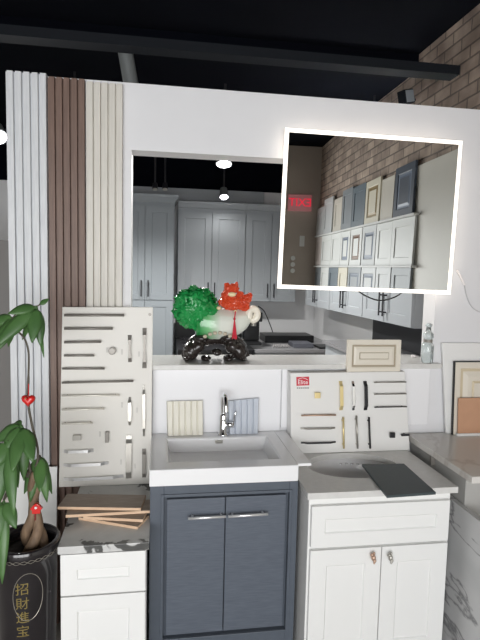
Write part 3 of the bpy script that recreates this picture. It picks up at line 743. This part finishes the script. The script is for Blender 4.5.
# ------------------------------------------------------------------ cabbage ornament on the ledge
CY = 2.60
cb = thing('cabbage_ornament', 'green and white cabbage ornament with a red figure on a dark carved stand', 'ornament', (.27, CY, 1.262))
k_ = CY/520
def lp(px, py, dy=0): return atY(px, py, CY+dy)
def jade_mat():
    m = mat('jade_cabbage', (225, 235, 222), .18, coat=.3)
    nt = m.node_tree; b = nt.nodes['Principled BSDF']
    tc = nt.nodes.new('ShaderNodeTexCoord'); sp = nt.nodes.new('ShaderNodeSeparateXYZ'); r = nt.nodes.new('ShaderNodeValToRGB')
    nt.links.new(tc.outputs['Generated'], sp.inputs[0]); nt.links.new(sp.outputs['X'], r.inputs['Fac']); nt.links.new(r.outputs['Color'], b.inputs['Base Color'])
    e = r.color_ramp.elements; e[0].position = .04; e[0].color = rgb((40, 140, 70)); e[1].position = .42; e[1].color = rgb((222, 226, 216))
    q = e.new(.2); q.color = rgb((120, 186, 128))
    return m
green_m = leaf_material('jade_green', (14, 112, 48), (44, 168, 88)); green_m.node_tree.nodes['Principled BSDF'].inputs['Roughness'].default_value = .2
# leafy head: overlapping ruffled leaves on a core
hc = lp(196, 309); R0 = 23*k_
bm = BM(); vs = ball(bm, hc, (R0*.97, R0*.85, R0*.92), 5)
for v in bm.verts:
    d = (v.co-hc).normalized(); q_ = d*3.2
    n1 = abs(noise.noise(q_+Vector((3, 1, 7)))); n2 = abs(noise.noise(q_*2.3)); n3 = noise.noise(q_*6)
    v.co = hc + (v.co-hc)*(1.06 - .38*(1-min(1, n1*3))**2*.6 - .12*(1-min(1, n2*3)) + .03*n3)
rnd = random.Random(3)
for k in range(46):
    u = rnd.uniform(-.75, 1); a = rnd.uniform(0, 2*PI); s_ = math.sqrt(1-u*u)
    d = Vector((s_*math.cos(a), s_*math.sin(a)*.9, u)); c_ = hc+Vector((d.x*R0*.92, d.y*R0*.8, d.z*R0*.88))
    tdir = d.orthogonal().normalized(); tdir.rotate(Matrix.Rotation(rnd.uniform(0, 2*PI), 3, d)); sdir = d.cross(tdir)
    rows = []
    for i in range(5):
        row = []
        for j in range(9):
            w = (j/8-.5)*2; hgt = i/4; fr = .16*math.sin(j*2.4+k)*hgt
            p = c_ + sdir*w*R0*.36*math.sqrt(max(.05, 1-.75*hgt**3)) + tdir*(hgt-.45)*R0*.52 + d*R0*(.03+.10*hgt*hgt - .10*w*w + fr*.35)
            row.append(p)
        rows.append(row)
    g = [[bm.verts.new(p) for p in r] for r in rows]
    g2 = [[bm.verts.new(p-d*.003) for p in r] for r in rows]
    for i in range(4):
        for j in range(8):
            bm.faces.new((g[i][j], g[i][j+1], g[i+1][j+1], g[i+1][j])); bm.faces.new((g2[i][j], g2[i+1][j], g2[i+1][j+1], g2[i][j+1]))
obj('leaf_head', bm, green_m, cb, smooth=True)
# pale stalk
bm = BM()
ax0, ax1 = lp(196, 321), lp(251, 319); ax = ax1-ax0
loops = []
for i in range(13):
    u = i/12; c_ = ax0.lerp(ax1, u); c_.z -= .02*math.sin(PI*u)
    r = 15*k_*(math.sin(PI*min(1, .5+.5*u)))**.45 if u < 1 else .2*k_
    r = 16.5*k_*math.sqrt(max(.02, 1-(max(0, u-.15)/.86)**2.6))
    loops.append([c_+Vector((0, math.cos(2*PI*k/28), math.sin(2*PI*k/28)))*r*(1+.035*math.cos(7*2*PI*k/28)) for k in range(28)])
loft(bm, loops); obj('stalk', bm, jade_mat(), cb, smooth=True)
# curl at the root end
c_ = lp(253, 314.5, -.01); bm = BM()
pts = [c_+Vector((math.cos(a)*4.6*k_*(1-.05*i/24), -.01+.02*i/24, math.sin(a)*5.8*k_)) for i, a in enumerate([PI*1.25-2*PI*1.1*i/24 for i in range(25)])]
tube(bm, pts, [3.7*k_]*20+[3.2*k_, 2.6*k_, 2.2*k_, 1.6*k_, 1*k_], 10); obj('root_curl', bm, mat('cream_jade', (232, 226, 212), .25), cb, smooth=True)
# red figure
bm = BM()
for px, py, dy, rx, rz_ in ((232, 303, 0, 12, 7.5), (241, 303, 0, 9, 7), (228, 296, 0, 7, 7), (233, 288, 0, 6, 4.5), (229, 289, 0, 5, 5), (247, 299, 0, 4.5, 4.5), (250, 295, 0, 3, 3), (222, 302, 0, 4.5, 4), (236, 284.5, 0, 2.5, 2.5), (226.5, 285, 0, 2.5, 2.5), (240, 295, 0, 4, 4), (245, 307, 0, 5, 4)):
    ball(bm, lp(px, py, dy-.03), (rx*k_, min(rx, 8)*k_*.9, rz_*k_), 3)
bm = remesh_bm(bm, .0045)
for v in bm.verts:
    n_ = noise.noise(v.co*75); n2 = noise.noise(v.co*160); v.co += Vector((n_, n2, noise.noise(v.co*75+Vector((5, 5, 5)))))*.006
red_jade = leaf_material('red_jade', (178, 30, 16), (226, 96, 56)); red_jade.node_tree.nodes['Principled BSDF'].inputs['Roughness'].default_value = .22
obj('red_figure', bm, red_jade, cb)
gold_m = mat('pale_gold', (236, 214, 170), .3)
for px, py, dy, rr in ((232, 294.5, -.075, (4, 2, 2.4)), (219, 308, -.06, (2.6, 2, 1.8)), (235.5, 311, -.085, (1.6, 1.2, 1.2))):
    bm = BM(); ball(bm, lp(px, py, dy), tuple(v*k_ for v in rr), 2); obj('gold_detail', bm, gold_m, cb, smooth=True)
# tassel
bm = BM(); p0, p1 = lp(235.5, 311, -.088), lp(234.5, 319, -.092); tube(bm, [p0, p1], .003, 8); ball(bm, p1, .006, 2)
for k in range(14):
    a = 2*PI*k/14; q_ = lp(234.5, 338.5, -.094); tube(bm, [p1, p1.lerp(q_, .5)+Vector((math.cos(a)*.006, math.sin(a)*.004, 0)), q_+Vector((math.cos(a)*.011, math.sin(a)*.007, .004*math.sin(k*5)))], .002, 5)
obj('tassel', bm, mat('tassel_red', (200, 20, 50), .6), cb)
# carved stand: two scrolled feet, an arch, a bead band
bm = BM()
arch = [lp(188, 357), lp(191, 348), lp(197, 341), lp(206, 339), lp(218, 337), lp(228, 339), lp(236, 343), lp(241, 350), lp(243, 357)]
tube(bm, smoothpts(arch, 4), [9*k_*.8]*33, 12)
for px, py, rx, rz_ in ((191, 351, 8, 9.5), (239, 351, 7.5, 9), (217, 352, 5, 4), (198, 346, 7, 7), (232, 347, 7, 6.5), (206, 358, 5, 3.2), (228, 358, 5, 3.2), (186.5, 358, 4, 3.2), (243, 358, 3.5, 3.2), (201, 338, 7, 4), (228, 338, 8, 4)):
    for dy in (-.035, .035): ball(bm, lp(px, py, dy), (rx*k_, .045, rz_*k_), 3)
bm = remesh_bm(bm, .005)
for v in bm.verts:
    v.co += Vector((noise.noise(v.co*45), noise.noise(v.co*45+Vector((9, 0, 0))), 0))*.005
    v.co.z = max(v.co.z, 1.2625)
obj('carved_stand', bm, mat('dark_rosewood', (44, 38, 36), .25, coat=.3), cb, smooth=True)
bm = BM()
for px, py in ((205, 336.5), (210, 334.2), (215, 333), (220, 332.8), (225, 333.8), (230, 336)):
    ball(bm, lp(px, py, -.082), (2.2*k_, .006, 1.9*k_), 2)
obj('bead_band', bm, mat('bone_bead', (190, 180, 160), .4), cb, smooth=True)

# clear bottle and small glass pebble on the ledge
p = atZ(427, 360.5, 1.262); bx_, by_ = p.x, 2.492
bx_ = atY(427, 360, by_).x
bo = thing('glass_bottle', 'clear glass bottle with a dark label band at the right end of the ledge', 'bottle', (bx_, by_, 1.262))
zb = 1.2622
obj('body', lathe(BM(), [(.024, zb), (.03, zb+.004), (.031, zb+.085), (.026, zb+.10), (.021, zb+.105), (.022, zb+.125), (.027, zb+.132), (.026, zb+.15), (.013, zb+.165), (.012, zb+.185)], (bx_, by_, 0), 28), glass_m, bo, smooth=True)
bm = BM(); loops = [[Vector((bx_+r*math.cos(2*PI*k/28), by_+r*math.sin(2*PI*k/28), z)) for k in range(28)] for r, z in ((.0225, zb+.107), (.0235, zb+.123))]
obj('label_band', loft(bm, loops), pewter, bo)
obj('stopper', lathe(BM(), [(.011, zb+.186), (.016, zb+.19), (.017, zb+.2), (.008, zb+.206)], (bx_, by_, 0), 20), glass_m, bo, smooth=True)
p = atZ(413.5, 355, 1.275); bm = BM(); ball(bm, (p.x, p.y, 1.2685), (.016, .013, .0062), 3)
tag(obj('glass_pebble', bm, white_ink, smooth=True), 'small shiny white pebble on the ledge left of the bottle', 'pebble')

# ------------------------------------------------------------------ kitchen display behind the opening
def pull(bm, x, y, z0, z1): bar_handle(bm, (x, y, z0), (x, y, z1), (0, -1, 0), .03, .007, .15); return bm
KT = EYE+.82
def tall_unit():
    t = thing('tall_cabinet', 'tall grey pantry cabinet at the left of the kitchen behind the opening', 'cabinet', (-.3, 6.2, 0))
    x0, x1, yf = -.77, .155, 5.87
    obj('carcass', B(x0, x1, yf, 6.49, 0, KT-.06), kitchen_dark, t)
    xm_ = atY(145, 250, yf).x; zs = atY(150, 300, yf).z
    ds = ((x0+.01, xm_-.43, 0), (xm_-.425, xm_-.003, 1), (xm_+.003, x1-.01, 0))
    for a, b, hs in ds:
        for z0, z1, hz in ((zs+.004, KT-.10, (zs+.04, zs+.22)), (.1, zs-.004, (zs-.26, zs-.08))):
            d = obj('door', door_bm(a, b, z0, z1, yf-.021, .02, [(.07, 0), (.075, .008)]), kitchen_dark, t)
            obj('handle', pull(BM(), b-.035 if hs else a+.035, yf-.021, *hz), black_metal, d)
    bm = BM(); loft(bm, [[Vector((x0-o_, yf-o_-.02, z)), Vector((x1+o_, yf-o_-.02, z)), Vector((x1+o_, 6.48, z)), Vector((x0-o_, 6.48, z))] for o_, z in ((0, KT-.06), (.01, KT-.045), (.04, KT-.005), (.045, KT+.02))])
    obj('crown_moulding', bm, kitchen_dark, t)
tall_unit()
def wall_unit(x0, x1, n, label, hpos):
    yf, zb_, ztp = 6.2, EYE-.33, KT-.03
    t = thing('wall_cabinet', label, 'cabinet', ((x0+x1)/2, 6.34, zb_), 'grey wall cabinets on the far kitchen wall')
    obj('carcass', B(x0, x1, yf, 6.49, zb_, ztp-.04), kitchen_grey, t)
    w_ = (x1-x0)/n
    for k in range(n):
        a, b = x0+k*w_+.004, x0+(k+1)*w_-.004
        d = obj('door', door_bm(a, b, zb_+.004, ztp-.08, yf-.021, .02, [(.075, 0), (.08, .008)]), kitchen_grey, t)
        obj('handle', pull(BM(), b-.035 if hpos[k] else a+.035, yf-.021, zb_+.05, zb_+.22), black_metal, d)
    bm = BM(); loft(bm, [[Vector((x0, yf-o_-.02, z)), Vector((x1, yf-o_-.02, z)), Vector((x1, 6.355, z)), Vector((x0, 6.355, z))] for o_, z in ((0, ztp-.04), (.012, ztp-.03), (.04, ztp+.015), (.045, ztp+.035))])
    obj('crown_moulding', bm, kitchen_grey, t)
wall_unit(.205, 1.005, 2, 'light grey two-door wall cabinet right of the tall pantry', (1, 0))
wall_unit(1.008, 1.64, 2, 'light grey wall cabinet partly hidden by the left edge of the mirror', (1, 0))
def side_unit(y0, y1, label):
    X_, zb_, ztp = 1.66, EYE-.335, EYE+.80
    t = thing('wall_cabinet', label, 'cabinet', (1.83, (y0+y1)/2, zb_), 'grey wall cabinets on the right kitchen wall')
    obj('carcass', B(X_, 1.99, y0, y1, zb_, ztp), kitchen_grey, t)
    ym = (y0+y1)/2
    for a, b, s in ((y0+.004, ym-.002, 1), (ym+.002, y1-.004, 0)):
        d = obj('door', door_bm_X(a, b, zb_+.004, ztp-.004, X_-.021, .02, [(.07, 0), (.075, .008)]), kitchen_grey, t)
        yy = b-.03 if s else a+.03
        obj('handle', bar_handle(BM(), (X_-.021, yy, zb_+.05), (X_-.021, yy, zb_+.23), (-1, 0, 0), .03, .007, .15), black_metal, d)
side_unit(3.2, 4.04, 'grey wall cabinet on the right kitchen wall, nearest under the mirror')
side_unit(4.045, 4.885, 'grey wall cabinet on the right kitchen wall, middle of the run')
side_unit(4.89, 5.73, 'grey wall cabinet on the right kitchen wall, furthest in the corner')
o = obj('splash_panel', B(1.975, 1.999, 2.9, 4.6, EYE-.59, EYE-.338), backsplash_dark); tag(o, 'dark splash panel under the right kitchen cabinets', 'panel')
o = obj('splash_panel', B(1.976, 1.999, 4.602, 6.49, EYE-.788, EYE-.338), backsplash_m); tag(o, 'grey splash panel in the far right kitchen corner', 'panel')
b2 = thing('base_cabinet', 'grey kitchen base cabinet run along the right wall behind the partition', 'cabinet', (1.7, 4.1, 0))
obj('carcass', B(1.52, 1.99, 2.9, 4.59, 0, EYE-.621), kitchen_grey, b2); obj('worktop', B(1.49, 1.995, 2.88, 4.6, EYE-.62, EYE-.592), counter_grey, b2)
b1 = thing('base_cabinet', 'grey kitchen base cabinet run at the far wall with stone top', 'cabinet', (.9, 5.9, 0))
obj('carcass', B(1.0, 1.99, 5.35, 6.49, 0, EYE-.821), kitchen_grey, b1); obj('worktop', B(.99, 1.99, 5.3, 6.49, EYE-.82, EYE-.79), counter_grey, b1)
for a in (1.01, 1.34, 1.67): obj('door', door_bm(a, a+.32, .1, EYE-.83, 5.329, .02), kitchen_grey, b1)
# dark range behind the ornament
rg = thing('kitchen_range', 'black cooking range with pale control rail behind the cabbage ornament', 'stove', (.57, 5.7, 0))
rx0, rx1 = .19, .985
obj('body', B(rx0, rx1, 5.33, 6.3, 0, EYE-.80), black_plastic, rg, bevel=.005)
obj('cooktop', B(rx0, rx1, 5.3, 6.3, EYE-.799, EYE-.785), black_metal, rg)
obj('back_guard', B(rx0, rx1+.0, 6.2, 6.3, EYE-.784, EYE-.47), black_plastic, rg, bevel=.01)
obj('control_rail', B(rx0+.03, rx1-.03, 5.285, 5.329, EYE-.90, EYE-.84), nickel, rg)
bm = BM(); tube(bm, [(rx0+.06, 5.26, EYE-.95), (rx1-.06, 5.26, EYE-.95)], .012)
for x in (rx0+.09, rx1-.09): tube(bm, [(x, 5.26, EYE-.95), (x, 5.33, EYE-.95)], .01)
obj('oven_handle', bm, chrome, rg)
bm = BM()
for x in (rx0+.2, rx1-.2):
    for dx in (-.1, 0, .1): box(bm, x+dx-.006, x+dx+.006, 5.45, 6.1, EYE-.784, EYE-.755)
    for y in (5.5, 5.8, 6.05): box(bm, x-.15, x+.15, y-.006, y+.006, EYE-.772, EYE-.757)
obj('grate', bm, black_metal, rg)
# coffee machine silhouette at the right of the ornament
cm = thing('coffee_machine', 'tall dark machine standing right behind the white root of the ornament', 'appliance', (atY(252, 330, 5.5).x, 5.5, EYE-.79))
cxm = atY(252, 330, 5.5).x
bm = BM(); box(bm, cxm-.08, cxm+.085, 5.36, 5.64, EYE-.752, EYE-.72); box(bm, cxm-.08, cxm+.085, 5.52, 5.64, EYE-.72, EYE-.5); box(bm, cxm-.08, cxm+.085, 5.36, 5.64, EYE-.5, EYE-.40)
obj('housing', bm, black_plastic, cm, bevel=.008)
bm = BM(); tube(bm, [(cxm, 5.42, EYE-.505), (cxm, 5.42, EYE-.55)], .03, 16); obj('spout', bm, nickel, cm)
# things on the far worktop
WT = EYE-.79
def on_wt(px, py): return atZ(px, py, WT)
p0, p1 = on_wt(263, 345), on_wt(316, 344)
o = obj('storage_box', B(p0.x+.06, p1.x, 5.85, 6.2, WT+.001, WT+.085), black_plastic, bevel=.006); tag(o, 'flat black box lying at the back of the far worktop', 'box')
p = on_wt(308, 351); o = obj('sample_book', B(p.x-.10, p.x+.12, 5.42, 5.68, WT+.001, WT+.05), mat('book_grey', (92, 94, 102), .5), bevel=.004); tag(o, 'dark grey closed binder lying on the far worktop', 'binder')
p = on_wt(334, 352); o = obj('tablet', loft(BM(), [[Vector((p.x-.09, 5.36, z)), Vector((p.x+.12, 5.40, z)), Vector((p.x+.1, 5.62, z)), Vector((p.x-.09, 5.62, z))] for z in (WT+.001, WT+.02)]), black_plastic); tag(o, 'black slim tablet lying right of the grey binder', 'tablet')
p = on_wt(283, 351); bm = BM()
for k in range(6): tube(bm, smoothpts([(p.x-.06+.03*k, 5.42, WT+.008), (p.x-.04+.03*k, 5.5+.02*(k % 3), WT+.03), (p.x-.02+.03*k, 5.44, WT+.008)], 4), .006)
tag(obj('cable_coil', bm, text_grey), 'tangle of pale grey cables lying left of the binder', 'cables')
bm = tube(BM(), smoothpts([atY(258, 306, 6.1), atY(264, 311, 6.1), atY(269, 322, 6.1), atY(272, 330, 6.23), (atY(274, 333, 6.26).x, 6.26, WT+.01)], 5), .006)
tag(obj('hanging_cable', bm, black_plastic, smooth=True), 'thin black cable hanging down right of the ornament', 'cable')

# ------------------------------------------------------------------ lamps behind the partition
def lamp(px, py, Y, r, label, power, on=True, tilt=(0, -.35, -1)):
    c = atY(px, py, Y); t = thing('track_lamp', label, 'lamp', c, 'ceiling lamps behind the partition')
    d = Vector(tilt).normalized()
    obj('canister', tube(BM(), [c-d*r*2.2, c-d*r*.2, c], [r*.8, r*.98, r*1.05], 20), duct_grey if on else black_metal, t, smooth=False)
    obj('lens', tube(BM(), [c+d*.001, c+d*.008], [r*.9, r*.85], 20), lamp_on if on else nickel, t)
    q_ = c-d*r*1.5; obj('stem', tube(BM(), [q_, (q_.x, q_.y, ZC-.001)], .01), black_metal, t)
    if on:
        l = bpy.data.lights.new('lamp_light', 'SPOT'); l.energy = power; l.spot_size = 3.0; l.spot_blend = .6; l.shadow_soft_size = .06; l.color = (1, .98, .95)
        lo = bpy.data.objects.new('lamp_light', l); COL.objects.link(lo); lo.parent = t; lo.location = d*.03
        lo.rotation_euler = d.to_track_quat('-Z', 'Y').to_euler()
lamp(224, 164, 4.6, .07, 'glowing ceiling spot lamp seen in the top of the wall opening', 185, tilt=(0, -.25, -1))
lamp(75, 156, 4.6, .055, 'added kitchen fill lamp, unseen beyond the partition behind the brown strip', 185, tilt=(0, -.25, -1))  # unseen lamp added to brighten the kitchen
lamp(372, 172, 4.6, .055, 'added kitchen fill lamp, unseen beyond the partition behind the mirror', 185, tilt=(0, -.25, -1))  # second added lamp, out of view, more fill on the kitchen cabinets
lamp(224, 197, 6.0, .05, 'lower small glowing lamp just above the far kitchen cabinets', 10, tilt=(0, -.5, -1))
lamp(155, 189, 5.6, .03, 'small unlit dark spot above the tall pantry, left one', 0, False)
lamp(165, 189, 5.6, .03, 'small unlit dark spot above the tall pantry, right one', 0, False)
lamp(-1, 137, 4.2, .06, 'bright lamp shining at the far left edge beside the pale fluted strip', 25, tilt=(.3, -.6, -.6))
# floodlight on the brick wall
p = atX(405, 98, 1.9)
fl = thing('flood_light', 'small grey flood light on the brick wall above the partition', 'lamp', p)
bm = BM(); M = Matrix.Translation(p) @ Matrix.Rotation(math.radians(20), 4, 'Z') @ Matrix.Rotation(math.radians(-15), 4, 'Y')
box(bm, -.05, .05, -.05, .03, -.05, .055, M=M); obj('housing', bm, beam_dark, fl, bevel=.006)
bm = BM(); box(bm, -.042, .042, -.056, -.051, -.042, .046, M=M); obj('lens', bm, mat('frosted_lens', (150, 158, 164), .4), fl, bevel=.002)
bm = BM(); tube(bm, [p+Vector((.02, .02, 0)), (1.999, p.y+.03, p.z)], .012); obj('arm', bm, black_metal, fl)
# left side of the back room
o = obj('partition_panel', B(-2.2, -.95, 4.2, 4.25, 0, atY(3, 240, 4.2).z), side_grey); tag(o, 'plain grey room divider seen behind the left fluted strip', 'panel')

# ------------------------------------------------------------------ right wall seen in the mirror: sample doors on ledges
for z, nm in ((EYE+.50, 'upper'), (EYE+.08, 'lower'), (EYE-.36, 'bottom')):
    o = obj('sample_rail', B(1.925, 1.9795, -2.45, .84, z-.018, z-.0005), shelf_m)
    tag(o, {'upper': 'topmost white rail on the wall seen in the mirror', 'lower': 'middle white rail on the wall seen in the mirror', 'bottom': 'lowest white rail on the wall under the sample doors'}[nm], 'rail', 'sample rails on the brick wall')
P = lambda n, c, r=.45: mat(n, c, r)
pW, pLG, pBe, pG, pSl, pDk = P('sample_white', (222, 223, 220)), P('sample_light_grey', (196, 198, 198)), P('sample_beige', (206, 200, 188)), P('sample_grey', (136, 142, 146)), P('sample_slate', (104, 116, 124)), P('sample_dark_slate', (72, 80, 92))
pCr = P('sample_cream', (218, 211, 192)); gB, gL, gG = P('glaze_brown', (120, 92, 72)), P('glaze_blue', (120, 130, 146)), P('glaze_gold', (150, 130, 90)); pPk = P('sample_pinkish', (206, 196, 190))
RR = [(.06, 0), (.066, .006), (.085, .006), (.105, .0)]
rows = [
 (EYE+.501, [(-2.56, -2.10, .38, pLG, None, 0, 'pale grey'), (-2.09, -1.67, .46, pLG, None, 0, 'light grey'), (-1.60, -1.26, .40, pBe, None, 0, 'beige'), (-1.25, -.87, .46, pG, None, 0, 'mid grey'),
             (-.86, -.435, .44, pSl, None, 0, 'slate grey'), (-.42, -.015, .43, pCr, gG, 1, 'cream gold-lined'), (.03, .33, .385, pBe, None, 2, 'plain beige'), (.345, .75, .43, pDk, gL, 1, 'dark slate raised panel')]),
 (EYE+.081, [(-2.53, -2.16, .395, pPk, None, 0, 'pinkish white'), (-2.15, -1.67, .395, pW, gL, 0, 'white blue-lined'), (-1.66, -1.25, .395, pW, None, 0, 'white'), (-1.24, -.89, .395, pW, gL, 1, 'white grey-glazed'),
             (-.86, -.49, .398, pW, gB, 1, 'white brown-glazed'), (-.46, -.07, .398, pLG, gL, 1, 'pale grey blue-glazed'), (-.05, .335, .395, pW, None, 0, 'white shaker'), (.34, .80, .398, pW, None, 0, 'wide white shaker')]),
 (EYE-.359, [(-2.53, -2.15, .415, pG, None, 0, 'mid grey'), (-2.14, -1.74, .415, pW, gL, 0, 'white blue-lined'), (-1.73, -1.315, .415, pSl, None, 0, 'slate grey'), (-1.30, -.945, .415, pCr, None, 0, 'cream'),
             (-.91, -.475, .42, pG, gL, 1, 'grey raised panel'), (-.45, -.035, .42, pLG, gL, 1, 'pale grey raised panel'), (-.015, .345, .425, pLG, None, 0, 'pale grey shaker'), (.37, .77, .42, pG, None, 0, 'grey shaker')])]
names = ['top', 'middle', 'bottom']
for ri, (z0, L) in enumerate(rows):
    for k, (y0, y1, h, m_, gl, kind, desc) in enumerate(L):
        y0 = max(y0, -2.46)
        rings = RR if kind == 1 else ([(.065, 0), (.068, .007)] if kind == 0 else [(.02, 0), (.022, .001)])
        mi = None
        if gl: mi = [0, 1, 1, 0, 0] if kind == 1 else [0, 1, 0]
        bm = door_bm_X(y0, y1, z0, z0+h, 1.948, .02, rings, mi, lean=-math.radians(1.2))
        for v in bm.verts: v.co.z = max(v.co.z, z0+.001)
        o = obj('cabinet_door_sample', bm, [m_, gl] if gl else m_)
        tag(o, '%s door sample, %s in the %s row in the mirror' % (desc, ('rightmost', 'second from right', 'third from right', 'fourth from right', 'fourth from left', 'third from left', 'second from left', 'leftmost')[7-k], names[ri]), 'door sample', 'door samples on the wall behind the viewer')
# exit sign, switch plate and three round discs on the wall behind the camera
YS = YB
ex_ = thing('exit_sign', 'red exit sign reflected at the left of the mirror', 'sign', (1.72, YS+.03, 2.5))
exc = (1.70, 2.66)
obj('plate', B(exc[0]-.17, exc[0]+.17, YS+.001, YS+.04, exc[1]-.115, exc[1]+.115), exit_plate, ex_, bevel=.005)
M = Matrix.Translation((exc[0], YS+.043, exc[1])) @ Matrix(((-1, 0, 0, 0), (0, 0, 1, 0), (0, 1, 0, 0), (0, 0, 0, 1)))
obj('lettering', text_bm('EXIT', .16, .004, M), exit_red, ex_)
o = obj('switch_plate', B(1.72, 1.79, YS+.001, YS+.012, 2.05, 2.20), shelf_m, bevel=.003); tag(o, 'small white switch plate reflected under the exit sign', 'switch')
for z, w_ in ((1.88, 'topmost'), (1.79, 'middle'), (1.70, 'lowest')):
    o = obj('wall_disc', tube(BM(), [(1.63, YS+.001, z), (1.63, YS+.02, z)], .033, 24), shelf_m, bevel=.003)
    tag(o, 'small round white disc, %s of three in the left part of the mirror' % w_, 'disc', 'round discs on the back wall')
struct('trim_5', B(1.255, 1.36, YB+.0, YB+.03, 0, 3.05), shelf_m)
